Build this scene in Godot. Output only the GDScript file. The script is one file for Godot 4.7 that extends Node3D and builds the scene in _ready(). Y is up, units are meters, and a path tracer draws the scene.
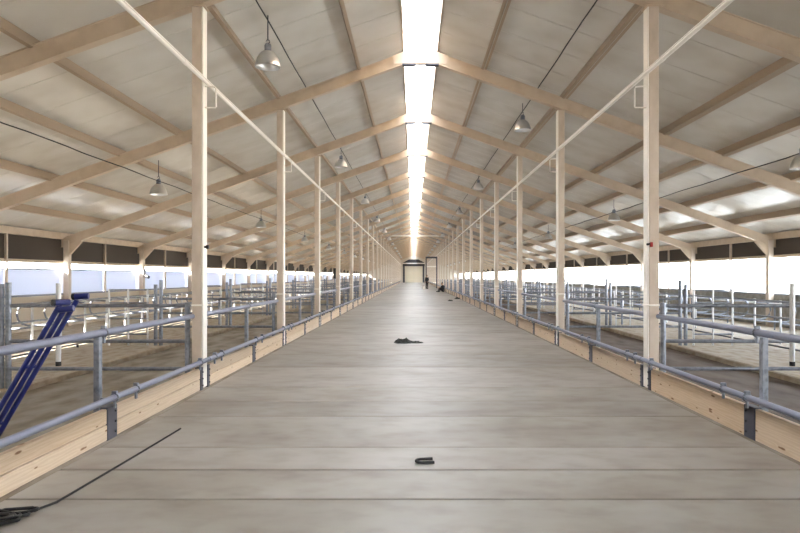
extends Node3D
# A long dairy barn seen down its feed passage. x = across, y = up, -z = into the barn. Units are metres.

const BAY := 5.5
const Z1 := 8.91            # depth of the first pair of columns in view
const K0 := -2              # first frame (behind the camera)
const K1 := 27              # last frame
const COLX := 3.135         # inner columns
const EAVEX := 10.95        # eave columns
const SLOPE := 0.36
const ZEND := 154.0
const ZBACK := -8.4

var M := {}
var used := {}
var cache := {}
var rng := RandomNumberGenerator.new()

func zk(k: int) -> float:
	return -(Z1 + BAY * (k - 1))

# ---------------------------------------------------------------- naming
func numbered(called: String) -> String:
	var n: int = used.get(called, 0)
	used[called] = n + 1
	return called if n == 0 else "%s_%03d" % [called, n]

func tag(o: Node, label: String, category: String, group := "", kind := "") -> Node:
	o.set_meta("label", label)
	o.set_meta("category", category)
	if group != "":
		o.set_meta("group", group)
	if kind != "":
		o.set_meta("kind", kind)
	return o

func thing(called: String, label: String, category: String, at := Vector3.ZERO, group := "") -> Node3D:
	var o := Node3D.new()
	o.name = numbered(called)
	add_child(o)
	o.position = at
	tag(o, label, category, group)
	return o

func setting(called: String, label: String, category: String) -> Node3D:
	var o := Node3D.new()
	o.name = called
	add_child(o)
	tag(o, label, category, "", "structure")
	return o

func part(called: String, mesh: Mesh, mat: Material, parent: Node, at := Vector3.ZERO, turn := Vector3.ZERO) -> MeshInstance3D:
	var o := MeshInstance3D.new()
	o.name = called if parent != self else numbered(called)
	o.mesh = mesh
	o.material_override = mat
	parent.add_child(o, true)
	o.position = at
	o.rotation = turn
	return o

const NTH := ["first", "second", "third", "fourth", "fifth", "sixth", "seventh", "eighth", "ninth", "tenth", "eleventh", "twelfth", "thirteenth", "fourteenth", "fifteenth", "sixteenth", "seventeenth", "eighteenth", "nineteenth", "twentieth", "twenty-first", "twenty-second", "twenty-third", "twenty-fourth", "twenty-fifth", "twenty-sixth"]

func from_mark(k: int, mark: String) -> String:   # where a thing of bay k stands, counted from bay 1
	if k == 1:
		return "at " + mark
	return "%s %s %s" % [NTH[absi(k - 1) - 1], "beyond" if k > 1 else "in front of", mark]

func copy(src: Node3D, at: Vector3) -> Node3D:
	var base := RegEx.create_from_string("_[0-9]{3}$").sub(src.name, "")
	var o: Node3D = src.duplicate()
	o.name = numbered(base)
	add_child(o)
	o.position = at
	return o

# ---------------------------------------------------------------- mesh helpers
func st() -> SurfaceTool:
	var s := SurfaceTool.new()
	s.begin(Mesh.PRIMITIVE_TRIANGLES)
	return s

func tri(s: SurfaceTool, a: Vector3, b: Vector3, c: Vector3, n: Vector3) -> void:
	# winding follows the wanted normal (front faces are clockwise)
	var f := (b - a).cross(c - a)
	s.set_normal(n)
	s.add_vertex(a)
	if f.dot(n) > 0.0:
		s.set_normal(n); s.add_vertex(c)
		s.set_normal(n); s.add_vertex(b)
	else:
		s.set_normal(n); s.add_vertex(b)
		s.set_normal(n); s.add_vertex(c)

func quad(s: SurfaceTool, a: Vector3, b: Vector3, c: Vector3, d: Vector3, out: Vector3) -> void:
	var n := (b - a).cross(c - a).normalized()
	if n.dot(out) < 0.0:
		n = -n
	tri(s, a, b, c, n)
	tri(s, a, c, d, n)

func add_box(s: SurfaceTool, c: Vector3, size: Vector3, bas := Basis.IDENTITY, bevel := 0.0) -> void:
	var h := size * 0.5
	var b: float = min(bevel, min(h.x, min(h.y, h.z)) * 0.9)
	var axes := [Vector3(1, 0, 0), Vector3(0, 1, 0), Vector3(0, 0, 1)]
	var hv := [h.x, h.y, h.z]
	for i in 3:
		var j := (i + 1) % 3
		var k := (i + 2) % 3
		for sg in [-1.0, 1.0]:
			var n: Vector3 = axes[i] * sg
			var o: Vector3 = n * hv[i]
			var u: Vector3 = axes[j] * (hv[j] - b)
			var v: Vector3 = axes[k] * (hv[k] - b)
			quad(s, c + bas * (o - u - v), c + bas * (o + u - v), c + bas * (o + u + v), c + bas * (o - u + v), bas * n)
			if b > 0.0:
				for sj in [-1.0, 1.0]:
					var n2: Vector3 = axes[j] * sj
					var e1: Vector3 = n * hv[i] + n2 * (hv[j] - b)
					var e2: Vector3 = n * (hv[i] - b) + n2 * hv[j]
					quad(s, c + bas * (e1 - v), c + bas * (e1 + v), c + bas * (e2 + v), c + bas * (e2 - v), bas * (n + n2))
	if b > 0.0:
		for sx in [-1.0, 1.0]:
			for sy in [-1.0, 1.0]:
				for sz in [-1.0, 1.0]:
					var p := Vector3(sx * h.x, sy * h.y, sz * h.z)
					var q1 := p - Vector3(0, sy * b, sz * b)
					var q2 := p - Vector3(sx * b, 0, sz * b)
					var q3 := p - Vector3(sx * b, sy * b, 0)
					tri(s, c + bas * q1, c + bas * q2, c + bas * q3, bas * Vector3(sx, sy, sz).normalized())

func box(size: Vector3, bevel := 0.0) -> Mesh:
	var key := "b%v_%f" % [size, bevel]
	if not cache.has(key):
		var s := st()
		add_box(s, Vector3.ZERO, size, Basis.IDENTITY, bevel)
		cache[key] = s.commit()
	return cache[key]

func frame_of(d: Vector3) -> Basis:
	var up := Vector3.UP if absf(d.y) < 0.95 else Vector3.RIGHT
	var u := up.cross(d).normalized()
	var v := d.cross(u).normalized()
	return Basis(u, v, d)

func add_tube(s: SurfaceTool, pts: Array, radii, sides := 10, closed := false, caps := true) -> void:
	var n := pts.size()
	var rings := []
	var norms := []
	for i in n:
		var a: Vector3 = pts[(i - 1 + n) % n] if closed else pts[max(i - 1, 0)]
		var b: Vector3 = pts[(i + 1) % n] if closed else pts[min(i + 1, n - 1)]
		var f := frame_of((b - a).normalized())
		var r: float = radii if (radii is float) else radii[i]
		var ring := []
		var nn := []
		for k in sides:
			var t := TAU * k / sides
			var dir := f.x * cos(t) + f.y * sin(t)
			ring.append(pts[i] + dir * r)
			nn.append(dir)
		rings.append(ring)
		norms.append(nn)
	var last := n if closed else n - 1
	for i in last:
		var j := (i + 1) % n
		for k in sides:
			var l := (k + 1) % sides
			var q := [[rings[i][k], norms[i][k]], [rings[j][k], norms[j][k]], [rings[j][l], norms[j][l]], [rings[i][l], norms[i][l]]]
			for t3 in [[0, 1, 2], [0, 2, 3]]:
				var f: Vector3 = (q[t3[1]][0] - q[t3[0]][0]).cross(q[t3[2]][0] - q[t3[0]][0])
				var order: Array = t3 if f.dot(q[0][1] + q[2][1]) < 0.0 else [t3[0], t3[2], t3[1]]
				for w in order:
					s.set_normal(q[w][1])
					s.add_vertex(q[w][0])
	if caps and not closed:
		for e in [0, n - 1]:
			var nb: Vector3 = pts[1] if e == 0 else pts[n - 2]
			var out: Vector3 = (pts[e] - nb).normalized()
			for k in sides:
				tri(s, pts[e], rings[e][k], rings[e][(k + 1) % sides], out)

func tube(pts: Array, r, sides := 10) -> Mesh:
	var s := st()
	add_tube(s, pts, r, sides)
	return s.commit()

func pipe(length: float, r: float, axis: int, sides := 10) -> Mesh:   # centred straight pipe
	var key := "p%f_%f_%d_%d" % [length, r, axis, sides]
	if not cache.has(key):
		var d: Vector3 = [Vector3.RIGHT, Vector3.UP, Vector3.BACK][axis] * length * 0.5
		cache[key] = tube([-d, d], r, sides)
	return cache[key]

func add_lathe(s: SurfaceTool, prof: Array, sides := 16, at := Vector3.ZERO) -> void:   # profile of Vector2(radius, y)
	for i in prof.size() - 1:
		var p: Vector2 = prof[i]
		var q: Vector2 = prof[i + 1]
		var t := q - p
		var nn := Vector2(t.y, -t.x).normalized()
		for k in sides:
			var a := TAU * k / sides
			var b := TAU * (k + 1) / sides
			var pa := Vector3(p.x * cos(a), p.y, p.x * sin(a))
			var pb := Vector3(p.x * cos(b), p.y, p.x * sin(b))
			var qa := Vector3(q.x * cos(a), q.y, q.x * sin(a))
			var qb := Vector3(q.x * cos(b), q.y, q.x * sin(b))
			var na := Vector3(nn.x * cos(a), nn.y, nn.x * sin(a))
			var nb := Vector3(nn.x * cos(b), nn.y, nn.x * sin(b))
			for tr in [[pa, na, qa, na, qb, nb], [pa, na, qb, nb, pb, nb]]:
				var f: Vector3 = (tr[2] - tr[0]).cross(tr[4] - tr[0])
				if f.length() < 1e-9:
					continue
				var o := [0, 1, 2] if f.dot(na + nb) < 0.0 else [0, 2, 1]
				for w in o:
					s.set_normal(tr[w * 2 + 1])
					s.add_vertex(at + tr[w * 2])

func add_prism(s: SurfaceTool, poly: Array, z0: float, z1: float) -> void:   # polygon in x, y; extruded along z
	var pk := PackedVector2Array(poly)
	var idx := Geometry2D.triangulate_polygon(pk)
	for z in [[z0, Vector3(0, 0, signf(z0 - z1))], [z1, Vector3(0, 0, signf(z1 - z0))]]:
		for i in range(0, idx.size(), 3):
			var p := []
			for w in 3:
				p.append(Vector3(pk[idx[i + w]].x, pk[idx[i + w]].y, z[0]))
			tri(s, p[0], p[1], p[2], z[1])
	var ccw := not Geometry2D.is_polygon_clockwise(pk)
	for i in pk.size():
		var a := pk[i]
		var b := pk[(i + 1) % pk.size()]
		var t := b - a
		var n := Vector3(t.y, -t.x, 0) if ccw else Vector3(-t.y, t.x, 0)
		quad(s, Vector3(a.x, a.y, z0), Vector3(b.x, b.y, z0), Vector3(b.x, b.y, z1), Vector3(a.x, a.y, z1), n)

func prism(poly: Array, z0: float, z1: float) -> Mesh:
	var s := st()
	add_prism(s, poly, z0, z1)
	return s.commit()

func arc(c: Vector3, u: Vector3, v: Vector3, r: float, a0: float, a1: float, n: int) -> Array:
	var out := []
	for i in n + 1:
		var t := lerpf(a0, a1, float(i) / n)
		out.append(c + u * cos(t) * r + v * sin(t) * r)
	return out

# ---------------------------------------------------------------- materials
func noise_tex(freq: float, ramp: Array, oct := 4, sd := 1, size := 512, type := FastNoiseLite.TYPE_SIMPLEX_SMOOTH) -> NoiseTexture2D:
	var n := FastNoiseLite.new()
	n.noise_type = type
	n.seed = sd
	n.frequency = freq
	n.fractal_octaves = oct
	var t := NoiseTexture2D.new()
	t.width = size
	t.height = size
	t.seamless = true
	t.noise = n
	if ramp.size():
		var g := Gradient.new()
		var offs := PackedFloat32Array()
		var cols := PackedColorArray()
		for e in ramp:
			offs.append(e[0])
			cols.append(e[1])
		g.offsets = offs
		g.colors = cols
		t.color_ramp = g
	return t

func rgb(r: int, g: int, b: int) -> Color:
	return Color(r / 255.0, g / 255.0, b / 255.0)

func mat(called: String, c: Color, rough := 0.6, metal := 0.0) -> StandardMaterial3D:
	var m := StandardMaterial3D.new()
	m.resource_name = called
	m.albedo_color = c
	m.roughness = rough
	m.metallic = metal
	M[called] = m
	return m

func world_tex(m: StandardMaterial3D, t: Texture2D, scale: Vector3) -> void:
	m.albedo_texture = t
	m.uv1_triplanar = true
	m.uv1_world_triplanar = true
	m.uv1_scale = scale

func wood_image(sd: int, knots: int) -> ImageTexture:
	var w := 512
	var h := 128
	var im := Image.create(w, h, false, Image.FORMAT_RGB8)
	var n1 := FastNoiseLite.new()
	n1.seed = sd
	n1.frequency = 0.02
	var r := RandomNumberGenerator.new()
	r.seed = sd
	var ks := []
	for i in knots:
		ks.append([r.randf_range(20, w - 20), r.randf_range(14, h - 14), r.randf_range(2.0, 4.5)])
	var a := rgb(226, 210, 190)
	var b := rgb(208, 188, 164)
	var dark := rgb(120, 84, 56)
	for y in h:
		for x in w:
			var yy := float(y)
			var kd := 0.0
			for k in ks:
				var dx: float = (x - k[0]) / 2.2
				var dy: float = y - k[1]
				var d := sqrt(dx * dx + dy * dy)
				yy += 6.0 * exp(-d * d / 90.0) * signf(dy)
				kd = maxf(kd, 1.0 - smoothstep(k[2] * 0.6, k[2] * 1.3, d))
			var g := 0.5 + 0.5 * sin(yy * 0.55 + 5.0 * n1.get_noise_2d(x * 0.25, yy * 2.0))
			var f := 0.5 + 0.5 * n1.get_noise_2d(x * 0.6, yy * 14.0)
			var c := a.lerp(b, 0.55 * g + 0.4 * f).lerp(dark, kd * 0.85)
			im.set_pixel(x, y, c)
	return ImageTexture.create_from_image(im)

func materials() -> void:
	var m := mat("cream_paint", rgb(216, 202, 188), 0.45)
	world_tex(m, noise_tex(0.01, [[0.0, rgb(232, 228, 222)], [0.5, rgb(246, 244, 240)], [1.0, rgb(255, 255, 255)]], 4, 3), Vector3(0.7, 0.35, 0.7))
	m = mat("tan_paint", rgb(210, 191, 168), 0.5)
	world_tex(m, noise_tex(0.012, [[0.0, rgb(240, 237, 233)], [0.6, rgb(252, 251, 250)], [1.0, rgb(255, 255, 255)]], 4, 5), Vector3(0.4, 0.4, 0.4))
	mat("purlin_paint", rgb(180, 159, 135), 0.5)
	m = mat("roof_panel", rgb(234, 230, 223), 0.24)
	world_tex(m, noise_tex(0.006, [[0.0, rgb(234, 230, 224)], [0.5, rgb(248, 247, 244)], [1.0, rgb(255, 255, 255)]], 3, 9), Vector3(0.25, 0.25, 0.25))
	mat("unseen_cover_sheet", rgb(150, 152, 150), 0.6)
	m = mat("ridge_sheet", Color(0.98, 0.98, 0.98, 0.4), 0.5)
	m.transparency = BaseMaterial3D.TRANSPARENCY_ALPHA
	m.backlight_enabled = true
	m.backlight = Color(1, 1, 1)
	# floor concrete: cloudy greys with stains, three tones of slab
	var cl := noise_tex(0.006, [[0.0, rgb(214, 206, 196)], [0.3, rgb(232, 228, 222)], [0.55, rgb(243, 241, 237)], [0.8, rgb(250, 249, 247)], [1.0, rgb(255, 253, 248)]], 5, 11, 1024)
	var fine := noise_tex(0.05, [[0.0, rgb(226, 222, 217)], [0.5, rgb(248, 247, 245)], [1.0, rgb(255, 255, 255)]], 5, 13, 512)
	var base := [rgb(168, 164, 158), rgb(162, 158, 152), rgb(173, 169, 164)]
	for i in 3:
		m = mat("slab_%d" % i, base[i], 0.5)
		world_tex(m, cl, Vector3(0.08, 0.16, 0.12))
		m.detail_enabled = true
		m.detail_blend_mode = BaseMaterial3D.BLEND_MODE_MUL
		m.detail_albedo = fine
		m.detail_uv_layer = BaseMaterial3D.DETAIL_UV_1
		m.uv1_offset = Vector3(i * 0.31, 0.0, i * 0.17)
	mat("joint_filler", rgb(112, 104, 96), 0.9)
	m = mat("alley_concrete", rgb(160, 155, 146), 0.75)
	world_tex(m, noise_tex(0.012, [[0.0, rgb(170, 158, 142)], [0.5, rgb(228, 224, 216)], [1.0, rgb(255, 255, 255)]], 6, 17, 512), Vector3(0.3, 0.3, 0.15))
	m = mat("alley_dirty", rgb(112, 101, 92), 0.75)
	world_tex(m, noise_tex(0.014, [[0.0, rgb(150, 132, 116)], [0.5, rgb(220, 212, 204)], [1.0, rgb(255, 255, 255)]], 6, 19, 512), Vector3(0.3, 0.3, 0.12))
	m = mat("platform_concrete", rgb(180, 172, 158), 0.8)
	world_tex(m, noise_tex(0.02, [[0.0, rgb(200, 190, 176)], [0.5, rgb(240, 236, 230)], [1.0, rgb(255, 255, 255)]], 5, 23, 512), Vector3(0.4, 0.4, 0.2))
	mat("rubber_mat", rgb(116, 114, 110), 0.8)
	m = mat("wall_cream", rgb(214, 206, 192), 0.7)
	m = mat("wall_grey", rgb(150, 149, 144), 0.7)
	world_tex(m, noise_tex(0.02, [[0.0, rgb(210, 206, 200)], [0.6, rgb(246, 245, 243)], [1.0, rgb(255, 255, 255)]], 4, 29, 512), Vector3(0.3, 0.3, 0.3))
	m = mat("galvanised", rgb(152, 157, 166), 0.42, 0.75)
	world_tex(m, noise_tex(0.03, [[0.0, rgb(190, 192, 196)], [0.5, rgb(236, 237, 240)], [1.0, rgb(255, 255, 255)]], 3, 31, 256), Vector3(1.5, 1.5, 1.5))
	mat("galvanised_pale", rgb(214, 216, 218), 0.5, 0.35)
	mat("rail_paint", rgb(132, 137, 156), 0.4, 0.35)
	mat("dark_steel", rgb(84, 84, 90), 0.5, 0.5)
	mat("bracket_steel", rgb(92, 92, 102), 0.5, 0.5)
	mat("vent_mesh", rgb(74, 65, 58), 0.85)
	m = mat("curtain_film", rgb(222, 229, 242), 0.6)
	m.backlight_enabled = true
	m.backlight = Color(0.35, 0.37, 0.41)
	mat("white_pipe", rgb(248, 244, 236), 0.4)
	mat("black_rubber", rgb(24, 24, 26), 0.6)
	mat("black_plastic", rgb(30, 30, 32), 0.45)
	mat("red_plastic", rgb(170, 40, 32), 0.45)
	mat("blue_paint", rgb(32, 42, 112), 0.35)
	mat("lamp_aluminium", rgb(214, 214, 214), 0.28, 0.9)
	mat("lamp_glass", rgb(225, 225, 220), 0.2)
	m = mat("outside_ground", rgb(206, 202, 194), 0.95)
	world_tex(m, noise_tex(0.02, [[0.0, rgb(225, 222, 215)], [1.0, rgb(255, 255, 255)]], 5, 37, 512), Vector3(0.1, 0.1, 0.1))
	mat("dark_canvas", rgb(58, 54, 58), 0.8)
	mat("door_cream", rgb(232, 222, 200), 0.6)
	m = mat("green_black_sheet", rgb(40, 42, 34), 0.5)
	for i in 4:
		m = mat("plank_%d" % i, [rgb(250, 246, 240), rgb(240, 236, 230), rgb(255, 250, 242), rgb(246, 238, 226)][i], 0.65)
		m.albedo_texture = wood_image(100 + i, 5 + i * 2)
		m.uv1_triplanar = true
		m.uv1_world_triplanar = true
		m.uv1_scale = Vector3(0.45, 3.3, 0.45)
		m.uv1_offset = Vector3(0.0, 0.1 * i, 0.23 * i)
	m = mat("cloth_dark", Color(1, 1, 1), 0.85)
	m.vertex_color_use_as_albedo = true

# ---------------------------------------------------------------- scene
func _ready() -> void:
	rng.seed = 7
	# camera
	var cam := Camera3D.new()
	cam.name = "camera"
	cam.position = Vector3(-0.17, 1.55, 0.0)
	var near := 0.1
	var f := 645.0
	cam.projection = Camera3D.PROJECTION_FRUSTUM
	cam.near = near
	cam.far = 900.0
	cam.size = near * 533.0 / f
	cam.frustum_offset = Vector2(-13.0 / f * near, 9.5 / f * near)
	add_child(cam)
	cam.current = true
	# sky and exposure
	var env := Environment.new()
	var sky := Sky.new()
	var sm := ProceduralSkyMaterial.new()
	sm.sky_top_color = rgb(214, 228, 246)
	sm.sky_horizon_color = rgb(250, 250, 248)
	sm.ground_horizon_color = rgb(236, 234, 228)
	sm.ground_bottom_color = rgb(200, 198, 192)
	sm.sky_energy_multiplier = 1.0
	sm.ground_energy_multiplier = 1.0
	sky.sky_material = sm
	env.background_mode = Environment.BG_SKY
	env.sky = sky
	env.background_energy_multiplier = 4.0
	env.tonemap_mode = Environment.TONE_MAPPER_LINEAR
	env.tonemap_exposure = 5.6
	env.sdfgi_enabled = true
	env.ssao_enabled = true
	env.ssil_enabled = true
	var we := WorldEnvironment.new()
	we.name = "world_environment"
	we.environment = env
	add_child(we)
	# low sun on the curtained side
	var sun := DirectionalLight3D.new()
	sun.name = "sun"
	var towards := Vector3(0.815, -0.47, -0.34)
	sun.look_at_from_position(Vector3.ZERO, towards, Vector3.UP)
	sun.light_energy = 6.0
	sun.light_color = rgb(255, 249, 240)
	sun.light_angular_distance = 1.5
	sun.shadow_enabled = true
	add_child(sun)

	materials()
	build_ground()
	build_floor()
	build_ceiling()
	build_walls()
	build_frames()
	build_columns()
	build_kerbs()
	build_fences()
	build_gates()
	build_stalls()
	build_overhead_pipes()
	build_lamps()
	build_far_end()
	build_floor_items()
	build_blue_jack()
	build_people()
	build_small_fittings()

func build_ground() -> void:
	# yard round the barn, a frame of four slabs so that nothing lies under the floor
	var g := setting("ground", "pale sunlit gravel yard outside the barn openings", "ground")
	var z0 := -230.0
	var z1 := 80.0
	part("yard", box(Vector3(120, 0.3, z1 - z0)), M.outside_ground, g, Vector3(-60 - 11.25, -0.25, (z0 + z1) / 2))
	part("yard", box(Vector3(120, 0.3, z1 - z0)), M.outside_ground, g, Vector3(60 + 11.25, -0.25, (z0 + z1) / 2))

func build_floor() -> void:
	var fl := setting("floor", "grey concrete feed passage cast in slabs with thin cross joints", "floor")
	var half := 3.0
	part("joint_bed", box(Vector3(2 * half, 0.2, ZEND - ZBACK)), M.joint_filler, fl, Vector3(0, -0.115, -(ZEND + ZBACK) / 2))
	var cuts := [ZBACK, -4.0, -0.5, 2.2, 3.5, 4.5, 5.18, 5.85, 7.14, 8.0, 9.02, 11.0, 12.7, 14.5, 17.5, 20.5, 24.0, 28.0, 33.0, 38.5]
	while cuts[-1] + 7.0 < ZEND:
		cuts.append(cuts[-1] + 5.5)
	cuts.append(ZEND)
	for i in cuts.size() - 1:
		var d: float = cuts[i + 1] - cuts[i]
		var s := st()
		var j: float = [0.034, 0.016, 0.022, 0.014, 0.03][i % 5]    # joint at the far edge
		add_box(s, Vector3.ZERO, Vector3(2 * half, 0.1, d - j), Basis.IDENTITY, 0.006)
		part("slab", s.commit(), M["slab_%d" % [0, 1, 0, 2, 1, 0, 2][i % 7]], fl, Vector3(0, -0.05, -(cuts[i] + (d - j) / 2)))
	for sd in [-1, 1]:
		# strip under the kerb, sunken alley, lying area out to the wall
		var zc := -(ZEND + ZBACK) / 2
		part("kerb_footing", box(Vector3(0.35, 0.3, ZEND - ZBACK)), M.alley_concrete, fl, Vector3(sd * 3.175, -0.15, zc))
		part("alley", box(Vector3(2.35, 0.2, ZEND - ZBACK)), M.alley_concrete if sd < 0 else M.alley_dirty, fl, Vector3(sd * (3.35 + 1.175), -0.2, zc))
		part("lying_area", box(Vector3(5.28, 0.3, ZEND - ZBACK), 0.02), M.platform_concrete, fl, Vector3(sd * (5.7 + 2.64), -0.15, zc))

func roof_y(x: float) -> float:    # underside of the ceiling panels
	return 6.86 - SLOPE * absf(x)

func build_ceiling() -> void:
	var ce := setting("ceiling", "white sandwich panel roof with cream ridge edges over the barn", "ceiling")
	var xin := 0.385
	var xout := 11.5
	var ca := cos(atan(SLOPE))
	var width := 1.1
	var run := (xout - xin) / ca
	# panel: chamfered underside seams
	var s := st()
	add_box(s, Vector3(0, 0.05, 0), Vector3(run, 0.1, width - 0.004), Basis.IDENTITY, 0.008)
	var panel := s.commit()
	var n := int((ZEND - ZBACK) / width)
	for sd in [-1, 1]:
		var ang: float = -atan(SLOPE) * sd
		var mid := Vector3(sd * (xin + xout) / 2, roof_y((xin + xout) / 2), 0)
		for i in n:
			part("roof_panel", panel, M.roof_panel, ce, mid + Vector3(0, 0, -(ZBACK + (i + 0.5) * width)), Vector3(0, 0, ang))
		part("unseen_cover_sheet", box(Vector3(run, 0.04, ZEND - ZBACK + 2.0)), M.unseen_cover_sheet, ce, mid + Vector3(0, 0.13, -(ZBACK + ZEND) / 2), Vector3(0, 0, ang))  # unseen solid sheet added above the panels so no light leaks through seams
		# upstand beside the ridge light, raised higher to block direct sun
		part("ridge_upstand", box(Vector3(0.03, 0.66, ZEND - ZBACK)), M.tan_paint, ce, Vector3(sd * 0.395, roof_y(0.39) + 0.29, -(ZBACK + ZEND) / 2))
	# translucent ridge sheets, one per bay
	var rs := st()
	add_prism(rs, [Vector2(-0.46, 7.38), Vector2(0, 7.46), Vector2(0.46, 7.38), Vector2(0.46, 7.385), Vector2(0, 7.466), Vector2(-0.46, 7.385)], 0.0, -(BAY - 0.03))
	var rm := rs.commit()
	for k in range(K0, K1 + 1):
		part("ridge_light_sheet", rm, M.ridge_sheet, ce, Vector3(0, 0, zk(k)))
	part("ridge_light_sheet", rm, M.ridge_sheet, ce, Vector3(0, 0, zk(K0) + BAY))

func build_walls() -> void:
	var zc := -(ZBACK + ZEND) / 2
	var len := ZEND - ZBACK
	for sd in [-1, 1]:
		var left: bool = sd < 0
		var w := setting("wall_left" if left else "wall_right", "long side wall with pale blue ventilation curtains and dark mesh strip" if left else "long side wall with grey dado, wide open bays and dark mesh strip", "wall")
		var x: float = sd * (EAVEX + 0.10)
		part("dado", box(Vector3(0.14, 1.25, len), 0.01), M.wall_cream if left else M.wall_grey, w, Vector3(x, 0.35, zc))
		part("sill_rail", box(Vector3(0.10, 0.05, len), 0.008), M.galvanised, w, Vector3(x - sd * 0.03, 0.995, zc))
		part("eave_beam", box(Vector3(0.12, 0.2, len), 0.01), M.tan_paint, w, Vector3(x - sd * 0.06, 2.78, zc))
		part("wall_head", box(Vector3(0.10, 0.5, len)), M.tan_paint, w, Vector3(x + sd * 0.08, 2.92, zc))
		var hb := 2.02 if left else 2.2   # lower edge of dark mesh strip
		part("head_rail", box(Vector3(0.07, 0.09, len), 0.008), M.tan_paint, w, Vector3(x - sd * 0.02, hb - 0.045, zc))
		if left:
			part("curtain_pipe", pipe(len, 0.02, 2), M.galvanised, w, Vector3(x, 1.75, zc))
		var top := 2.69
		var vm := box(Vector3(0.02, top - hb, BAY / 2 - 0.004))
		var cu := box(Vector3(0.012, 0.78, BAY / 2 - 0.012))
		var mul := box(Vector3(0.07, 1.75, 0.065), 0.006)
		for k in range(K0, K1 + 1):
			part("mullion", mul, M.cream_paint, w, Vector3(x - sd * 0.055, 1.84, zk(k) - BAY / 2))
			for h in 2:
				var zz := zk(k) - BAY * (0.25 + 0.5 * h)
				part("mesh_panel", vm, M.vent_mesh, w, Vector3(x, (top + hb) / 2, zz))
				if left:
					part("curtain_panel", cu, M.curtain_film, w, Vector3(x, 1.365, zz))
	# ends of the barn
	var gable := [Vector2(-11.0, 0), Vector2(11.0, 0), Vector2(11.0, 3.0), Vector2(0.4, 6.9), Vector2(-0.4, 6.9), Vector2(-11.0, 3.0)]
	var wf := setting("wall_front", "far cream gable wall closing the barn", "wall")
	part("gable", prism(gable, -ZEND, -ZEND - 0.2), M.wall_cream, wf)
	var wb := setting("wall_back", "near cream gable wall behind the photographer", "wall")
	part("gable", prism(gable, -ZBACK, -ZBACK + 0.2), M.wall_cream, wb)

func build_frames() -> void:
	# one steel frame per bay: two sloping rafters, apex plate, cleats
	var fr := thing("roof_frame", "tan steel roof frame with two sloping rafters meeting under the ridge light", "roof frame", Vector3(0, 0, zk(K0)), "roof frames down the barn")
	var yb := func(x: float) -> float: return 6.40 - SLOPE * absf(x)
	for sd in [-1.0, 1.0]:
		var s := st()
		var p := [Vector2(sd * 0.0, yb.call(0.0) + 0.25), Vector2(sd * 11.0, yb.call(11.0) + 0.25), Vector2(sd * 11.0, yb.call(11.0)), Vector2(sd * 0.0, yb.call(0.0))]
		add_prism(s, p, -0.055, 0.055)
		# flanges
		var ang: float = -atan(SLOPE) * sd
		var bas := Basis(Vector3(0, 0, 1), ang)
		var L := 11.0 / cos(atan(SLOPE))
		for q in [0.0, 0.25]:
			add_box(s, Vector3(sd * 5.5, yb.call(5.5) + q, 0), Vector3(L, 0.014, 0.15), bas, 0.0)
		part("rafter", s.commit(), M.tan_paint, fr)
	part("apex_plate", prism([Vector2(-0.42, 6.28), Vector2(0.42, 6.28), Vector2(0.62, 6.24), Vector2(0.62, 6.45), Vector2(0.0, 6.67), Vector2(-0.62, 6.45), Vector2(-0.62, 6.24)], -0.07, 0.07), M.tan_paint, fr)
	for sd in [-1.0, 1.0]:
		part("cleat", box(Vector3(0.30, 0.03, 0.16), 0.004), M.bracket_steel, fr, Vector3(sd * 0.26, 6.262, 0))
	for k in range(K0, K1 + 1):
		var o := fr if k == K0 else copy(fr, Vector3(0, 0, zk(k)))
		o.set_meta("label", "tan sloping steel roof frame, " + from_mark(k, "the columns with red button and black knob"))
	# eave columns
	for sd in [-1, 1]:
		var left: bool = sd < 0
		var ec := thing("eave_column", "tan steel eave column between blue curtain panels" if left else "tan steel eave column between the open bays above the grey dado", "column", Vector3(sd * 10.84, 0, zk(K0)), "eave columns by the curtains" if left else "eave columns by the open bays")
		part("post", box(Vector3(0.17, 2.65, 0.17), 0.01), M.cream_paint, ec, Vector3(0, 1.325, 0))
		var i: int = -sd
		part("haunch", prism([Vector2(0, 2.8), Vector2(0, 2.15), Vector2(i * 0.09, 2.2), Vector2(i * 0.2, 2.32), Vector2(i * 0.45, 2.60), Vector2(i * 0.45, 2.66)], -0.05, 0.05), M.tan_paint, ec)
		for k in range(K0 + 1, K1 + 1):
			copy(ec, Vector3(sd * 10.84, 0, zk(k)))
	# purlins, each a long channel on top of the rafters
	var xs := [1.4, 3.2, 5.45, 6.75, 8.27, 9.77]
	var where := ["next to the ridge light", "above the row of columns", "third from the ridge light", "third from the eave", "second from the eave", "next to the eave"]
	for sd in [-1, 1]:
		for i in xs.size():
			var s := st()
			var L := ZEND - ZBACK - 0.1
			add_box(s, Vector3(0, 0, 0), Vector3(0.06, 0.19, L), Basis(Vector3(0, 0, 1), -atan(SLOPE) * sd))
			add_box(s, Vector3(0.045, -0.09, 0), Vector3(0.05, 0.012, L), Basis(Vector3(0, 0, 1), -atan(SLOPE) * sd))
			var o := part("purlin", s.commit(), M.purlin_paint, self, Vector3(sd * xs[i], roof_y(xs[i]) - 0.119, -(ZBACK + ZEND) / 2))
			tag(o, "long tan roof purlin on the %s side, %s" % ["curtained wall" if sd < 0 else "open wall", where[i]], "purlin", "roof purlins")

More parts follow.
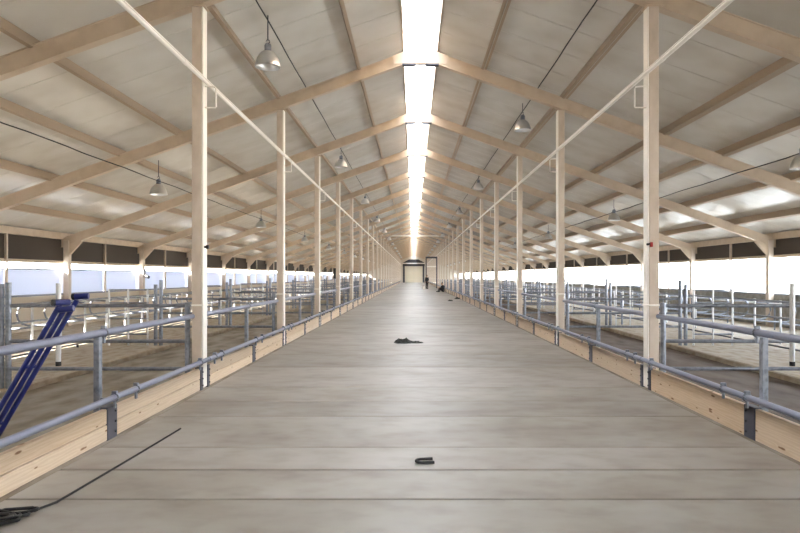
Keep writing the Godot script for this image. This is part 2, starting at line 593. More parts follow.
func build_columns() -> void:
	for sd in [-1, 1]:
		var left: bool = sd < 0
		var c := thing("column", "cream square steel column in the row on the %s side of the passage" % ("curtained wall" if left else "open wall"), "column", Vector3(sd * COLX, 0, zk(K0)), "columns on the curtained side" if left else "columns on the open side")
		part("shaft", box(Vector3(0.135, 5.24, 0.17), 0.008), M.cream_paint, c, Vector3(-sd * 0.0055, 2.62, 0))
		part("lit_edge_strip", box(Vector3(0.02, 5.22, 0.165), 0.004), M.white_pipe, c, Vector3(-sd * 0.084, 2.63, 0))  # white colour stands in for skylight falling on the inner flange
		part("strap", box(Vector3(0.172, 0.022, 0.185), 0.004), M.white_pipe, c, Vector3(-sd * 0.0165, 1.15, 0))
		part("head_plate", box(Vector3(0.24, 0.02, 0.2), 0.004), M.tan_paint, c, Vector3(0, 5.25, 0))
		# hook that carries the overhead pipe
		var i: int = -sd
		var hook := tube([Vector3(i * 0.09, 3.87, 0.02), Vector3(i * 0.24, 3.87, 0.02), Vector3(i * 0.25, 3.88, 0.02), Vector3(i * 0.25, 4.13, 0.02), Vector3(i * 0.235, 4.155, 0.02), Vector3(i * 0.16, 4.163, 0.02), Vector3(i * 0.09, 4.163, 0.02)], 0.011, 6)
		part("hook", hook, M.white_pipe, c)
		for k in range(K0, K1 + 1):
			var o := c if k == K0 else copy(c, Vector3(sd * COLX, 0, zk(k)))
			var mark := "the one with the black knob" if left else "the one with the red button"
			o.set_meta("label", ("cream square steel column carrying a small " + ("black knob" if left else "red button")) if k == 1 else "cream square steel column, " + from_mark(k, mark))

func build_kerbs() -> void:
	for sd in [-1, 1]:
		var left: bool = sd < 0
		var kb := thing("feed_kerb", "low kerb of doubled pale timber planks under the rails on the curtained side" if left else "low kerb of wide knotty timber planks under the rails on the open side", "kerb", Vector3(sd * 3.075, 0, 0))
		var gap := 0.165
		for k in range(K0, K1):
			for h in 2:
				var z0 := zk(k) - (gap if h == 0 else BAY / 2 + 0.01)
				var z1 := zk(k) - (BAY / 2 - 0.01 if h == 0 else BAY - gap)
				var L := z0 - z1
				if left:
					for r in 2:
						var jit := rng.randf_range(-0.004, 0.004)
						part("plank", box(Vector3(0.05, 0.144, L), 0.006), M["plank_%d" % ((k * 2 + h + r * 3 + 8) % 4)], kb, Vector3(jit, 0.0745 + r * 0.150, (z0 + z1) / 2))
				else:
					part("plank", box(Vector3(0.05, 0.297, L), 0.004), M["plank_%d" % ((k + h * 3 + 8) % 4)], kb, Vector3(rng.randf_range(-0.004, 0.004), 0.1495, (z0 + z1) / 2))
			# steel holders: beside both faces of the column and at mid bay
			for e in [-gap + 0.02, gap - 0.02]:
				var o := part("holder", box(Vector3(0.085, 0.31, 0.075), 0.004), M.bracket_steel, kb, Vector3(0, 0.155, zk(k) + e))
				if k >= 0 and k < 7:
					for y in [-0.09, 0.0, 0.09]:
						part("bolt", pipe(0.016, 0.011, 0, 6), M.dark_steel, o, Vector3(-sd * 0.05, y, 0))
			var jp := part("joint_plate", box(Vector3(0.075, 0.312, 0.19), 0.004), M.bracket_steel, kb, Vector3(0, 0.156, zk(k) - BAY / 2))
			if k >= 0 and k < 7:
				for y in [-0.1, 0.0, 0.1]:
					part("bolt", pipe(0.016, 0.011, 0, 6), M.dark_steel, jp, Vector3(-sd * 0.045, y, -0.05))

func ring_clamp(r: float) -> Mesh:
	var key := "clamp%f" % r
	if not cache.has(key):
		var s := st()
		add_tube(s, arc(Vector3.ZERO, Vector3.RIGHT, Vector3.UP, r, 0, TAU * 15 / 16, 15), 0.011, 6, true)
		add_box(s, Vector3(0, r + 0.012, 0), Vector3(0.05, 0.03, 0.035), Basis.IDENTITY, 0.004)
		add_box(s, Vector3(0, -r - 0.03, 0), Vector3(0.022, 0.07, 0.03), Basis.IDENTITY, 0.003)
		cache[key] = s.commit()
	return cache[key]

func build_fences() -> void:
	for sd in [-1, 1]:
		var left: bool = sd < 0
		var fe := thing("feed_fence", "grey tubular feed fence on the curtained side, blue frame resting on it" if left else "grey tubular feed fence on the open side of the passage", "fence", Vector3(sd * 3.18, 0, 0))
		var i: int = -sd
		var z0 := zk(K0)
		var z1 := zk(K1)
		# neck rail in bay lengths with slip joints
		for k in range(K0, K1):
			part("neck_rail", pipe(BAY - 0.22, 0.036, 2, 12), M.rail_paint, fe, Vector3(0, 1.0, zk(k) - BAY / 2))
			part("lower_rail", pipe(BAY - 0.02, 0.031, 2, 12), M.rail_paint, fe, Vector3(i * 0.185, 0.40, zk(k) - BAY / 2))
			part("post", box(Vector3(0.06, 1.0, 0.06), 0.006), M.galvanised, fe, Vector3(-i * 0.0, 0.47, zk(k) - BAY / 2))
			part("tie_rod", pipe(BAY - 0.3, 0.012, 2, 6), M.dark_steel, fe, Vector3(i * 0.06, 0.335, zk(k) - BAY / 2))
			part("rail_clamp", ring_clamp(0.04), M.galvanised, fe, Vector3(0, 1.0, zk(k) - BAY / 2 - 0.12))
			for e in [0.28, 0.62, BAY / 2 - 0.05, BAY / 2 + 0.42, BAY - 0.35]:
				part("rail_clamp", ring_clamp(0.035), M.galvanised, fe, Vector3(i * 0.185, 0.40, zk(k) - e))
			# stand-off arms from the post to the lower rail
			part("rail_arm", box(Vector3(0.20, 0.03, 0.03), 0.004), M.galvanised, fe, Vector3(i * 0.10, 0.372, zk(k) - BAY / 2))

func build_gates() -> void:
	for sd in [-1, 1]:
		var left: bool = sd < 0
		var side := "curtained" if left else "open"
		for k in range(1, 17):
			var first: bool = k == 1
			var lab := ("three-rail grey tube gate across the alley on the %s side, with a drop bolt" % side) if first else ("grey tube alley gate, %s on the %s side" % [from_mark(k, "the drop-bolt gate"), side])
			var g := thing("alley_gate", lab, "gate", Vector3(sd * 3.30, 0, zk(k)), ("alley gates on the %s side" % side) if not first else "")
			var hs := [1.14, 0.65, 0.27] if first else [1.04, 0.72, 0.42]
			var endx := 2.45
			part("hinge_post", pipe(1.28, 0.036, 1), M.galvanised, g, Vector3(-sd * 0.015, 0.54, 0))
			for h in hs:
				part("rail", pipe(endx, 0.026, 0), M.galvanised, g, Vector3(sd * endx / 2, h, 0))
			if first:
				var db := part("drop_bolt", pipe(1.08, 0.034, 1), M.galvanised_pale, g, Vector3(sd * 1.74, 0.91, 0.05))
				part("bolt_tip", pipe(0.06, 0.037, 1), M.black_rubber, db, Vector3(0, -0.565, 0))
			for e in [[2.46, 1.46], [2.56, 1.44]] if first else [[2.5, 1.46], [2.62, 1.36]]:
				part("end_post", pipe(e[1], 0.04, 1), M.galvanised, g, Vector3(sd * e[0], e[1] / 2, 0))
			if not first:
				part("brace", pipe(0.55, 0.02, 1), M.galvanised, g, Vector3(sd * 1.2, 0.74, 0.0))
		# crossover panel next to the tall posts
		for k in range(2, 14):
			var c := thing("crossover_panel", "pale tube hurdle by the alley gate, %s on the %s side" % [from_mark(k, "the drop-bolt gate"), side], "hurdle", Vector3(sd * 6.1, 0, zk(k)), "hurdles on the %s side" % side)
			for h in [1.24, 0.95, 0.6, 0.25]:
				part("rail", pipe(0.9, 0.02, 0), M.galvanised, c, Vector3(sd * 0.43, h, 0))
			for b in [0.0, 0.43, 0.86]:
				part("bar", pipe(1.26, 0.022, 1), M.galvanised_pale, c, Vector3(sd * b, 0.63, 0))

func build_stalls() -> void:
	# cubicle dividers: an upright with a loop running back to the wall side
	var step := BAY / 5
	for sd in [-1, 1]:
		var left: bool = sd < 0
		var side := "curtained" if left else "open"
		var d := thing("stall_divider", "pale galvanised stall divider hoop on the lying bed of the %s side" % side, "divider", Vector3(sd * 8.2, 0, -7.0), "stall dividers on the %s side" % side)
		part("upright", pipe(1.0, 0.027, 1), M.galvanised_pale, d, Vector3(0, 0.5, 0))
		var pts := [Vector3(sd * 0.0, 0.9, 0), Vector3(sd * 0.5, 0.92, 0)]
		pts += arc(Vector3(sd * 0.75, 0.67, 0), Vector3(sd, 0, 0), Vector3(0, 1, 0), 0.25, PI / 2, -PI / 2, 6)
		pts += [Vector3(sd * 0.4, 0.43, 0), Vector3(sd * 0.0, 0.47, 0)]
		part("hoop", tube(pts, 0.022, 8), M.galvanised, d)
		var n := int(52.0 / step)
		for i in range(1, n):
			copy(d, Vector3(sd * 8.2, 0, -7.0 - i * step))
		# rails running along the row
		var nr := thing("stall_rail", "long galvanised pair of rails along the stall dividers on the %s side" % side, "rail", Vector3(sd * 8.2, 0, -65.0))
		for h in [0.6, 0.97]:
			part("rail", pipe(130.0, 0.024, 2), M.galvanised, nr, Vector3(-sd * 0.05, h, 0))
		var lr := thing("brisket_rail", "low thin rail along the front edge of the lying bed on the %s side" % side, "rail", Vector3(sd * 7.45, 0, -65.0))
		part("rail", pipe(130.0, 0.02, 2), M.dark_steel, lr, Vector3(0, 0.08, 0))
		for i in 24:
			part("rail_foot", box(Vector3(0.04, 0.06, 0.04), 0.004), M.dark_steel, lr, Vector3(0, 0.03, 62.0 - i * 5.5))
		# second rail nearer the wall
		var wr := thing("wall_rail", "galvanised rail on short posts close to the wall on the %s side" % side, "rail", Vector3(sd * 10.2, 0, -35.0))
		part("rail", pipe(70.0, 0.026, 2), M.galvanised_pale, wr, Vector3(0, 0.75, 0))
		for i in 25:
			part("post", pipe(0.75, 0.024, 1), M.galvanised, wr, Vector3(0, 0.375, 33.0 - i * 2.75))

func build_overhead_pipes() -> void:
	for sd in [-1, 1]:
		var side := "curtained" if sd < 0 else "open"
		var p := thing("overhead_pipe", "white pipe hung high along the columns on the %s side" % side, "pipe", Vector3(-3.0 if sd < 0 else 2.93, 4.2 if sd < 0 else 4.24, -(ZBACK + ZEND) / 2))
		var L := ZEND - ZBACK - 1.0
		part("pipe", pipe(L, 0.024, 2, 10), M.white_pipe, p)
		part("cable", pipe(L, 0.010, 2, 6), M.white_pipe, p, Vector3(0, 0.045, 0))
		for k in range(K0, K1 + 1):
			part("sleeve", pipe(0.10, 0.029, 2, 10), M.white_pipe, p, Vector3(0, 0, zk(k) - p.position.z + 0.9))

func build_lamps() -> void:
	# aluminium high-bay lamps, switched off; two rows by the ridge and two over the pens
	var sr := st()
	add_lathe(sr, [Vector2(0.20, -0.46), Vector2(0.215, -0.455), Vector2(0.205, -0.40), Vector2(0.175, -0.31), Vector2(0.12, -0.23), Vector2(0.07, -0.195), Vector2(0.0, -0.19)], 20)
	add_lathe(sr, [Vector2(0.0, -0.205), Vector2(0.065, -0.21), Vector2(0.115, -0.245), Vector2(0.165, -0.32), Vector2(0.195, -0.41), Vector2(0.20, -0.46)], 20)
	var reflector := sr.commit()
	sr = st()
	add_lathe(sr, [Vector2(0.0, -0.2), Vector2(0.055, -0.195), Vector2(0.06, -0.10), Vector2(0.045, -0.07), Vector2(0.0, -0.065)], 14)
	var housing := sr.commit()
	sr = st()
	add_lathe(sr, [Vector2(0.0, -0.40), Vector2(0.035, -0.385), Vector2(0.045, -0.33), Vector2(0.03, -0.25), Vector2(0.02, -0.2)], 12)
	var bulb := sr.commit()
	var hook := tube(arc(Vector3(0, -0.03, 0), Vector3.RIGHT, Vector3.UP, 0.03, -PI / 2, PI, 8), 0.007, 6)
	var rows := [[-2.6, 10.8, "the passage on the curtained side"], [2.6, 16.3, "the passage on the open side"], [-6.6, 16.3, "the pens on the curtained side"], [6.9, 11.7, "the pens on the open side"]]
	for r in rows:
		var group := "lamps over " + str(r[2])
		var lab := "aluminium dome lamp hanging over " + str(r[2])
		var ry := roof_y(r[0])
		var y := (ry - 0.24) if absf(r[0]) < 3.0 else (ry - 0.64)
		for i in 12:
			var drop := 0.24 if absf(r[0]) < 3.0 else 0.42
			if i == 0 and r[0] == -2.6:
				drop = 0.42
			var o := thing("dome_lamp", lab, "lamp", Vector3(r[0], ry - drop, -(r[1] + 11.0 * i)), group)
			var rf := part("reflector", reflector, M.lamp_aluminium, o)
			part("bulb", bulb, M.lamp_glass, rf)
			var gh := part("gear_housing", housing, M.galvanised, o)
			part("suspension_hook", hook, M.dark_steel, gh)
			part("suspension_rod", pipe(drop - 0.01, 0.009, 1, 6), M.dark_steel, o, Vector3(0, (drop - 0.01) / 2, 0))
		# power cable that sags a little between the purlin clips
		var pts := []
		var z: float = -ZBACK - 1.0
		while z > -ZEND + 1.0:
			pts.append(Vector3(r[0] + (0.035 if absf(r[0]) < 3.0 else 0.085), y + 0.08 + 0.008 * sin(z * 2.1) + 0.008 * sin(z * 5.3), z))
			z -= 0.6
		var cb := part("lamp_cable", tube(pts, 0.012, 5), M.black_rubber, self)
		tag(cb, "black power cable above the lamps over " + str(r[2]), "cable")

func build_far_end() -> void:
	# rolled-up canvas door in the far gable
	var d := thing("end_door", "cream double door in dark frame under a dark peaked canvas hood, far gable", "door", Vector3(0.0, 0, -ZEND + 0.02))
	for sd in [-1.0, 1.0]:
		part("leaf", box(Vector3(2.1, 3.9, 0.06), 0.01), M.door_cream, d, Vector3(sd * 1.07, 1.95, 0.05))
		part("frame_post", box(Vector3(0.42, 4.3, 0.25), 0.02), M.dark_steel, d, Vector3(sd * 2.35, 2.15, 0.12))
	part("hood", prism([Vector2(-2.6, 3.9), Vector2(2.6, 3.9), Vector2(2.6, 4.7), Vector2(1.1, 5.5), Vector2(-1.1, 5.5), Vector2(-2.6, 4.7)], 0.06, 0.7), M.dark_canvas, d)
	part("hood_trim", box(Vector3(5.3, 0.25, 0.06), 0.01), M.white_pipe, d, Vector3(0, 4.55, 0.73))
	# collar beam across the passage
	var cbm := part("collar_beam", box(Vector3(6.2, 0.16, 0.12), 0.01), M.white_pipe, self, Vector3(0, 5.86, -69.2))
	tag(cbm, "pale collar beam across the passage high under the ridge light", "beam")
	# gate frame on the right of the passage
	var gf := thing("gate_frame", "tall steel gate frame with two crossbars in the passage behind the workers", "gate frame", Vector3(0, 0, -82.0))
	part("post", box(Vector3(0.14, 3.9, 0.14), 0.01), M.dark_steel, gf, Vector3(1.5, 1.95, 0))
	part("post", box(Vector3(0.14, 3.9, 0.14), 0.01), M.dark_steel, gf, Vector3(2.84, 1.95, 0))
	part("crossbar", box(Vector3(1.48, 0.22, 0.12), 0.01), M.dark_steel, gf, Vector3(2.17, 3.9, 0))
	part("crossbar", box(Vector3(1.2, 0.16, 0.12), 0.01), M.white_pipe, gf, Vector3(2.17, 2.75, 0))

func crumple(w: float, d: float, h: float, sd: int, n := 14) -> Mesh:
	# closed crumpled lump: a noisy dome over an oval with a bottom
	var nz := FastNoiseLite.new()
	nz.seed = sd
	nz.frequency = 2.6
	var s := st()
	var top := []
	for i in n + 1:
		var row := []
		for j in n * 2:
			var a := TAU * j / (n * 2)
			var r := float(i) / n
			var wob := 1.0 + 0.3 * nz.get_noise_2d(cos(a) * 0.8, sin(a) * 0.8)
			var x := cos(a) * r * w * 0.5 * wob
			var z := sin(a) * r * d * 0.5 * wob
			var y := h * (1.0 - pow(r, 3.0)) * (0.55 + 0.75 * nz.get_noise_2d(x * 4.0 + 3.0, z * 4.0)) + 0.004 * (1.0 - r)
			row.append(Vector3(x, maxf(y, 0.003 if r < 1.0 else 0.0), z))
		top.append(row)
	var m := n * 2
	for i in n:
		for j in m:
			var k := (j + 1) % m
			quad(s, top[i][j], top[i + 1][j], top[i + 1][k], top[i][k], Vector3.UP)
	for j in m:
		tri(s, Vector3.ZERO, top[n][j], top[n][(j + 1) % m], Vector3.DOWN)
	return s.commit()

func build_floor_items() -> void:
	# black strap bundle with its long tail
	var b := thing("strap_bundle", "tangled bundle of black straps with a long straight tail on the concrete", "straps", Vector3(-2.72, 0, -4.1))
	rng.seed = 21
	for i in 9:
		var a := rng.randf_range(-0.5, 0.6)
		var L := rng.randf_range(0.12, 0.22)
		var o := Vector3(rng.randf_range(-0.10, 0.0), 0.015 + 0.012 * (i % 4), rng.randf_range(-0.08, 0.12))
		var dir := Vector3(cos(a), 0, -sin(a) * 0.8)
		var side := Vector3(-dir.z, 0, dir.x)
		var pts := [o - dir * L, o - dir * L * 0.4 + Vector3(0, 0.02, 0), o + dir * L * 0.5 + Vector3(0, 0.012, 0)]
		pts += arc(o + dir * L * 0.55 + side * 0.025 + Vector3(0, 0.008, 0), dir, side, 0.025, -PI / 2, PI / 2, 5)
		pts += [o + side * 0.05 + dir * L * 0.1, o + side * 0.055 - dir * L * 0.7]
		part("strap", tube(pts, 0.011, 6), M.black_rubber, b)
	part("tail", tube([Vector3(0.09, 0.02, -0.14), Vector3(0.12, 0.009, -0.3), Vector3(0.14, 0.008, -0.8), Vector3(0.17, 0.008, -1.5), Vector3(0.20, 0.008, -2.42)], 0.008, 6), M.black_rubber, b)
	# little U-shaped clip
	var pts2 := [Vector3(0.075, 0.014, -0.055)]
	pts2 += arc(Vector3(-0.02, 0.014, 0), Vector3(-1, 0, 0), Vector3(0, 0, -1), 0.05, PI / 2, -PI / 2, 8)
	pts2 += [Vector3(0.075, 0.014, 0.055)]
	var u := part("u_clip", tube(pts2, 0.012, 8), M.black_rubber, self, Vector3(-0.075, 0.001, -5.36), Vector3(0, 0.12, 0))
	tag(u, "small black u-shaped clip lying in the middle of the concrete floor", "clip")
	# dark sheet in the middle of the passage
	var cs := thing("crumpled_sheet", "crumpled dark green-black plastic sheet lying on the passage floor", "sheet", Vector3(-0.33, 0, -14.95))
	part("fold", crumple(0.44, 0.4, 0.13, 3), M.green_black_sheet, cs, Vector3(-0.06, 0, 0))
	part("fold", crumple(0.40, 0.22, 0.06, 5), M.green_black_sheet, cs, Vector3(0.2, 0, 0.02))
	# small things further off
	var r1 := part("rag", crumple(0.34, 0.3, 0.10, 8, 8), M.green_black_sheet, self, Vector3(2.15, 0, -40.0))
	tag(r1, "small dark rag on the floor, further out from the kerb", "rag")
	var r2 := part("rag", crumple(0.42, 0.3, 0.16, 9, 8), M.green_black_sheet, self, Vector3(2.82, 0, -43.5))
	tag(r2, "dark rag lying against the timber kerb on the open side", "rag")
	# bucket
	var bk := thing("bucket", "white plastic bucket standing beside the standing worker", "bucket", Vector3(1.05, 0, -76.6))
	var s := st()
	add_lathe(s, [Vector2(0.0, 0.0), Vector2(0.12, 0.0), Vector2(0.16, 0.34), Vector2(0.17, 0.35), Vector2(0.15, 0.34), Vector2(0.11, 0.02), Vector2(0.0, 0.02)], 14)
	part("pail", s.commit(), M.white_pipe, bk)
	part("handle", tube(arc(Vector3(0, 0.33, 0), Vector3.RIGHT, Vector3(0, 0.6, 0.8), 0.165, 0, PI, 10), 0.006, 5), M.dark_steel, bk)

func build_blue_jack() -> void:
	# blue tubular puller leaning on the neck rail from the alley side
	var b := thing("blue_tube_frame", "dark blue tubular frame with three short grips leaning on the grey neck rail", "tool", Vector3(-3.9, -0.04, -5.45))
	var dir := Vector3(0.60, 1.03, 0).normalized()
	var tops := []
	for i in 3:
		var z: float = [0.03, 0.0, -0.03][i]
		var off: float = [0.01, 0.055, 0.10][i]
		var foot := Vector3(off - 0.02, 0.02, z)
		var L: float = [1.56, 1.50, 1.58][i]
		var top := foot + dir * L
		tops.append(top)
		part("tube", tube([foot, top], 0.021, 10), M.blue_paint, b)
	part("grip", tube([tops[0] + Vector3(-0.03, 0.0, 0.05), tops[0] + Vector3(0.04, 0.0, -0.05)], 0.026, 12), M.blue_paint, b)
	part("grip", tube([tops[1] + Vector3(-0.02, -0.01, 0.06), tops[1] + Vector3(0.10, 0.005, 0.05)], 0.026, 12), M.blue_paint, b)
	part("grip", tube([tops[2] + Vector3(-0.02, 0.03, 0.0), tops[2] + Vector3(0.09, 0.035, -0.02)], 0.026, 12), M.blue_paint, b)
	for e in [[tops[0] + Vector3(-0.035, 0, 0.055), Vector3(-0.03, 0.0, 0.05)], [tops[2] + Vector3(-0.026, 0.029, 0), Vector3(-1, -0.1, 0)]]:
		var d: Vector3 = e[1].normalized()
		part("grip_cap", tube([e[0] - d * 0.012, e[0] + d * 0.012], 0.027, 12), M.black_rubber, b)
	for t in [0.25, 0.62]:
		var c: Vector3 = dir * 1.5 * float(t)
		part("cross_tie", tube([c + Vector3(-0.02, 0.02, 0.04), c + Vector3(0.09, 0.02, -0.04)], 0.015, 8), M.blue_paint, b)
	part("foot_bar", tube([Vector3(-0.10, 0.022, 0.16), Vector3(0.03, 0.022, -0.16)], 0.022, 8), M.blue_paint, b)

# ---------------------------------------------------------------- people
func capsules_mesh(bones: Array, cell: float, colour: Callable) -> SurfaceTool:
	# smooth union of tapered capsules meshed as surface nets; bones = [a, ra, b, rb]
	var field := {}
	var K := 0.035
	for bn in bones:
		var a: Vector3 = bn[0]
		var b: Vector3 = bn[2]
		var R: float = maxf(bn[1], bn[3]) + 0.06
		var lo := Vector3(minf(a.x, b.x), minf(a.y, b.y), minf(a.z, b.z)) - Vector3.ONE * R
		var hi := Vector3(maxf(a.x, b.x), maxf(a.y, b.y), maxf(a.z, b.z)) + Vector3.ONE * R
		var il := Vector3i((lo / cell).floor())
		var ih := Vector3i((hi / cell).ceil())
		var ab := b - a
		var l2 := maxf(ab.length_squared(), 1e-8)
		for x in range(il.x, ih.x + 1):
			for y in range(il.y, ih.y + 1):
				for z in range(il.z, ih.z + 1):
					var p := Vector3(x, y, z) * cell
					var t := clampf((p - a).dot(ab) / l2, 0.0, 1.0)
					var d := (p - a - ab * t).length() - lerpf(bn[1], bn[3], t)
					var key := Vector3i(x, y, z)
					if field.has(key):
						var e: float = field[key]
						var h := clampf(0.5 + 0.5 * (e - d) / K, 0.0, 1.0)
						field[key] = lerpf(e, d, h) - K * h * (1.0 - h)
					else:
						field[key] = d
	var verts := {}
	var corners := []
	for c in 8:
		corners.append(Vector3i(c & 1, (c >> 1) & 1, (c >> 2) & 1))
	for key in field:
		var ins := 0
		var vals := []
		var ok := true
		for c in corners:
			var v = field.get(key + c)
			if v == null:
				ok = false
				break
			vals.append(v)
			if v < 0.0:
				ins += 1
		if not ok or ins == 0 or ins == 8:
			continue
		var sum := Vector3.ZERO
		var n := 0
		for i in 8:
			for bit in [1, 2, 4]:
				if i & bit:
					continue
				var j: int = i | bit
				if (vals[i] < 0.0) != (vals[j] < 0.0):
					var t: float = vals[i] / (vals[i] - vals[j])
					sum += Vector3(corners[i]).lerp(Vector3(corners[j]), t)
					n += 1
		verts[key] = (Vector3(key) + sum / n) * cell
	var s := st()
	var grad := func(p: Vector3) -> Vector3:
		var q := Vector3i((p / cell).round())
		var g := Vector3.ZERO
		for ax in 3:
			var e := Vector3i.ZERO
			e[ax] = 1
			g[ax] = field.get(q + e, 0.1) - field.get(q - e, 0.1)
		return g.normalized()
	for key in field:
		var v0: float = field[key]
		for ax in 3:
			var e := Vector3i.ZERO
			e[ax] = 1
			var v1 = field.get(key + e)
			if v1 == null or (v0 < 0.0) == (v1 < 0.0):
				continue
			var u := Vector3i.ZERO
			u[(ax + 1) % 3] = 1
			var w := Vector3i.ZERO
			w[(ax + 2) % 3] = 1
			var ks := [key, key - u, key - u - w, key - w]
			var q := []
			for kk in ks:
				if verts.has(kk):
					q.append(verts[kk])
			if q.size() < 4:
				continue
			var out := Vector3(e) * (1.0 if v0 < 0.0 else -1.0)
			for t3 in [[0, 1, 2], [0, 2, 3]]:
				var f: Vector3 = (q[t3[1]] - q[t3[0]]).cross(q[t3[2]] - q[t3[0]])
				var ord: Array = t3 if f.dot(out) < 0.0 else [t3[0], t3[2], t3[1]]
				for i in ord:
					s.set_color(colour.call(q[i]))
					s.set_normal(grad.call(q[i]))
					s.add_vertex(q[i])
	return s

func person(called_label: String, at: Vector3, J: Dictionary, turn: float, top: Color, legs: Color) -> void:
	var skin := Color(0.45, 0.26, 0.18)
	var p := thing("person", called_label, "person", at)
	p.rotation.y = turn
	var b := []
	b.append([J.hip, 0.145, J.waist, 0.125])
	b.append([J.waist, 0.125, J.chest, 0.15])
	b.append([J.chest, 0.14, J.neck, 0.06])
	for s in ["l", "r"]:
		b.append([J.chest, 0.10, J["sh_" + s], 0.07])
		b.append([J["sh_" + s], 0.062, J["el_" + s], 0.05])
		b.append([J["el_" + s], 0.048, J["wr_" + s], 0.034])
		b.append([J.hip, 0.12, J["hp_" + s], 0.10])
		b.append([J["hp_" + s], 0.098, J["kn_" + s], 0.068])
		b.append([J["kn_" + s], 0.066, J["an_" + s], 0.045])
		b.append([J["an_" + s], 0.05, J["to_" + s], 0.04])
	b.append([J.neck, 0.055, J.head - Vector3(0, 0.03, 0), 0.06])
	b.append([J.head - Vector3(0, 0.035, -0.01), 0.072, J.head + Vector3(0, 0.05, 0), 0.085])
	var fwd := Vector3(0, 0, 1)
	var hd: Vector3 = J.head
	var col := func(q: Vector3) -> Color:
		if q.distance_to(hd) < 0.16 and q.y > hd.y - 0.14:
			return skin
		for s in ["l", "r"]:
			if q.distance_to(J["to_" + s]) < 0.16 and q.y < J["an_" + s].y + 0.05:
				return Color(0.01, 0.01, 0.012)
			var w: Vector3 = J["wr_" + s]
			if q.distance_to(w) < 0.03:
				return skin
		for s in ["l", "r"]:
			var hp: Vector3 = J["hp_" + s]
			var kn: Vector3 = J["kn_" + s]
			var an: Vector3 = J["an_" + s]
			for seg in [[hp, kn, 0.11], [kn, an, 0.08]]:
				var ab: Vector3 = seg[1] - seg[0]
				var t := clampf((q - seg[0]).dot(ab) / ab.length_squared(), 0.0, 1.0)
				if (q - seg[0] - ab * t).length() < seg[2] and q.y < J.hip.y + 0.06:
					return legs
		return top
	var s := capsules_mesh(b, 0.02, col)
	# face: nose, eyes, mouth, ears
	var blobs := [[Vector3(0, 0.0, 0.088), 0.014, skin], [Vector3(0, -0.02, 0.092), 0.016, skin], [Vector3(0.032, 0.022, 0.078), 0.009, Color(0.03, 0.02, 0.02)], [Vector3(-0.032, 0.022, 0.078), 0.009, Color(0.03, 0.02, 0.02)], [Vector3(0, -0.055, 0.074), 0.014, Color(0.32, 0.12, 0.1)], [Vector3(0.084, 0.0, 0.0), 0.022, skin], [Vector3(-0.084, 0.0, 0.0), 0.022, skin]]
	for q in blobs:
		s.set_color(q[2])
		var pr := []
		for i in 7:
			var t := -PI / 2 + PI * i / 6
			pr.append(Vector2(cos(t) * q[1], sin(t) * q[1]))
		add_lathe(s, pr, 8, hd + q[0])
	# hands: palm and five fingers
	for sd in ["l", "r"]:
		var w: Vector3 = J["wr_" + sd]
		var d: Vector3 = (w - J["el_" + sd]).normalized()
		var fb := frame_of(d)
		s.set_color(skin)
		add_box(s, w + d * 0.05, Vector3(0.075, 0.032, 0.09), Basis(fb.x, fb.y, fb.z), 0.012)
		for i in 4:
			var o: Vector3 = w + d * 0.09 + fb.x * (-0.028 + 0.019 * i)
			var L: float = [0.06, 0.075, 0.07, 0.055][i]
			add_tube(s, [o, o + d * L * 0.5 - fb.y * 0.008, o + d * L * 0.85 - fb.y * 0.03], [0.009, 0.0085, 0.007], 6)
		var th: Vector3 = w + d * 0.03 + fb.x * 0.036
		add_tube(s, [th, th + d * 0.03 + fb.x * 0.025, th + d * 0.06 + fb.x * 0.03 - fb.y * 0.012], [0.011, 0.010, 0.008], 6)
	part("body", s.commit(), M.cloth_dark, p)
	var h := st()
	h.set_color(Color(0.012, 0.009, 0.008))
	var hp2 := []
	for i in 8:
		var t := -0.15 + (PI / 2 + 0.15) * i / 7
		hp2.append(Vector2(cos(t) * 0.094, sin(t) * 0.094))
	add_lathe(h, hp2, 14, hd + Vector3(0, 0.058, -0.014))
	part("hair", h.commit(), M.cloth_dark, p)

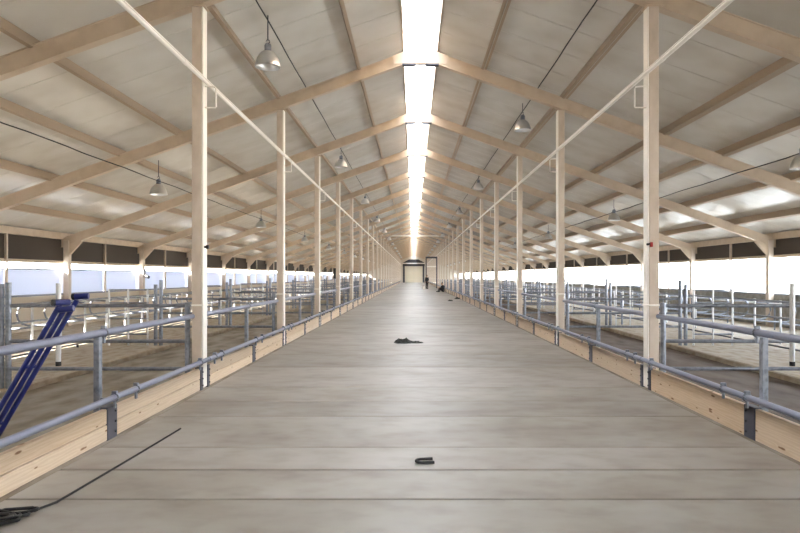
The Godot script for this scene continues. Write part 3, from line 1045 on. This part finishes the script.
func build_people() -> void:
	var stand := {
		"hip": Vector3(0, 0.86, 0), "waist": Vector3(0, 1.02, 0.01), "chest": Vector3(0, 1.22, 0.03), "neck": Vector3(0, 1.40, 0.04), "head": Vector3(0, 1.53, 0.07),
		"sh_l": Vector3(0.17, 1.32, 0.02), "sh_r": Vector3(-0.17, 1.32, 0.02), "el_l": Vector3(0.22, 1.06, 0.03), "el_r": Vector3(-0.22, 1.06, 0.02), "wr_l": Vector3(0.17, 0.90, 0.18), "wr_r": Vector3(-0.22, 0.84, 0.1),
		"hp_l": Vector3(0.09, 0.80, 0), "hp_r": Vector3(-0.09, 0.80, 0), "kn_l": Vector3(0.11, 0.44, 0.06), "kn_r": Vector3(-0.10, 0.44, -0.02), "an_l": Vector3(0.12, 0.065, 0.04), "an_r": Vector3(-0.11, 0.065, -0.12), "to_l": Vector3(0.14, 0.042, 0.19), "to_r": Vector3(-0.13, 0.042, 0.03)}
	person("person in dark work clothes standing in the passage beside a white bucket", Vector3(1.5, 0, -76.8), stand, -0.5, Color(0.02, 0.02, 0.025), Color(0.035, 0.035, 0.045))
	var sit := {
		"hip": Vector3(0, 0.15, -0.05), "waist": Vector3(0, 0.30, -0.06), "chest": Vector3(0, 0.50, -0.02), "neck": Vector3(0, 0.67, 0.03), "head": Vector3(0, 0.79, 0.08),
		"sh_l": Vector3(0.17, 0.59, 0.0), "sh_r": Vector3(-0.17, 0.59, 0.0), "el_l": Vector3(0.23, 0.40, 0.14), "el_r": Vector3(-0.23, 0.40, 0.14), "wr_l": Vector3(0.13, 0.40, 0.34), "wr_r": Vector3(-0.13, 0.40, 0.34),
		"hp_l": Vector3(0.09, 0.13, 0.0), "hp_r": Vector3(-0.09, 0.13, 0.0), "kn_l": Vector3(0.14, 0.40, 0.30), "kn_r": Vector3(-0.15, 0.38, 0.30), "an_l": Vector3(0.13, 0.065, 0.42), "an_r": Vector3(-0.14, 0.065, 0.44), "to_l": Vector3(0.15, 0.042, 0.57), "to_r": Vector3(-0.16, 0.042, 0.59)}
	person("person in black clothes sitting on the floor beside the timber kerb", Vector3(2.72, 0.0, -62.5), sit, -1.2, Color(0.015, 0.015, 0.018), Color(0.02, 0.02, 0.025))

func build_small_fittings() -> void:
	var a := part("sensor_knob", tube([Vector3(0, 0, 0), Vector3(0.025, 0, 0), Vector3(0.03, 0, 0), Vector3(0.06, 0, 0)], [0.016, 0.016, 0.03, 0.026], 10), M.black_plastic, self, Vector3(-COLX + 0.094, 1.95, zk(1) + 0.03))
	tag(a, "small black knob on the passage face of a cream column, curtained side", "knob")
	var r := thing("alarm_button", "red and black push button on the front of a cream column, open side", "button", Vector3(COLX - 0.05, 1.98, zk(1) + 0.086))
	part("base", box(Vector3(0.04, 0.065, 0.03), 0.006), M.red_plastic, r, Vector3(0, 0, 0.014))
	part("lever", tube([Vector3(-0.02, 0.01, 0.02), Vector3(-0.065, 0.0, 0.03)], [0.012, 0.016], 8), M.black_plastic, r)
	var c := thing("wall_camera", "small black camera on a cream eave column between blue curtains", "camera", Vector3(-10.755, 1.62, zk(4) + 0.05))
	part("mount", box(Vector3(0.06, 0.3, 0.1), 0.01), M.black_plastic, c, Vector3(0.03, 0.05, 0))
	part("housing", tube([Vector3(0.05, -0.06, -0.02), Vector3(0.24, -0.12, 0.12)], 0.06, 10), M.black_plastic, c)
	var bx := thing("control_box", "black control box on a tall grey post among the far pens", "box", Vector3(-6.3, 0, -51.5))
	part("post", pipe(1.9, 0.04, 1), M.galvanised, bx, Vector3(0, 0.95, 0))
	part("case", box(Vector3(0.45, 0.85, 0.25), 0.02), M.black_plastic, bx, Vector3(0, 1.75, 0))
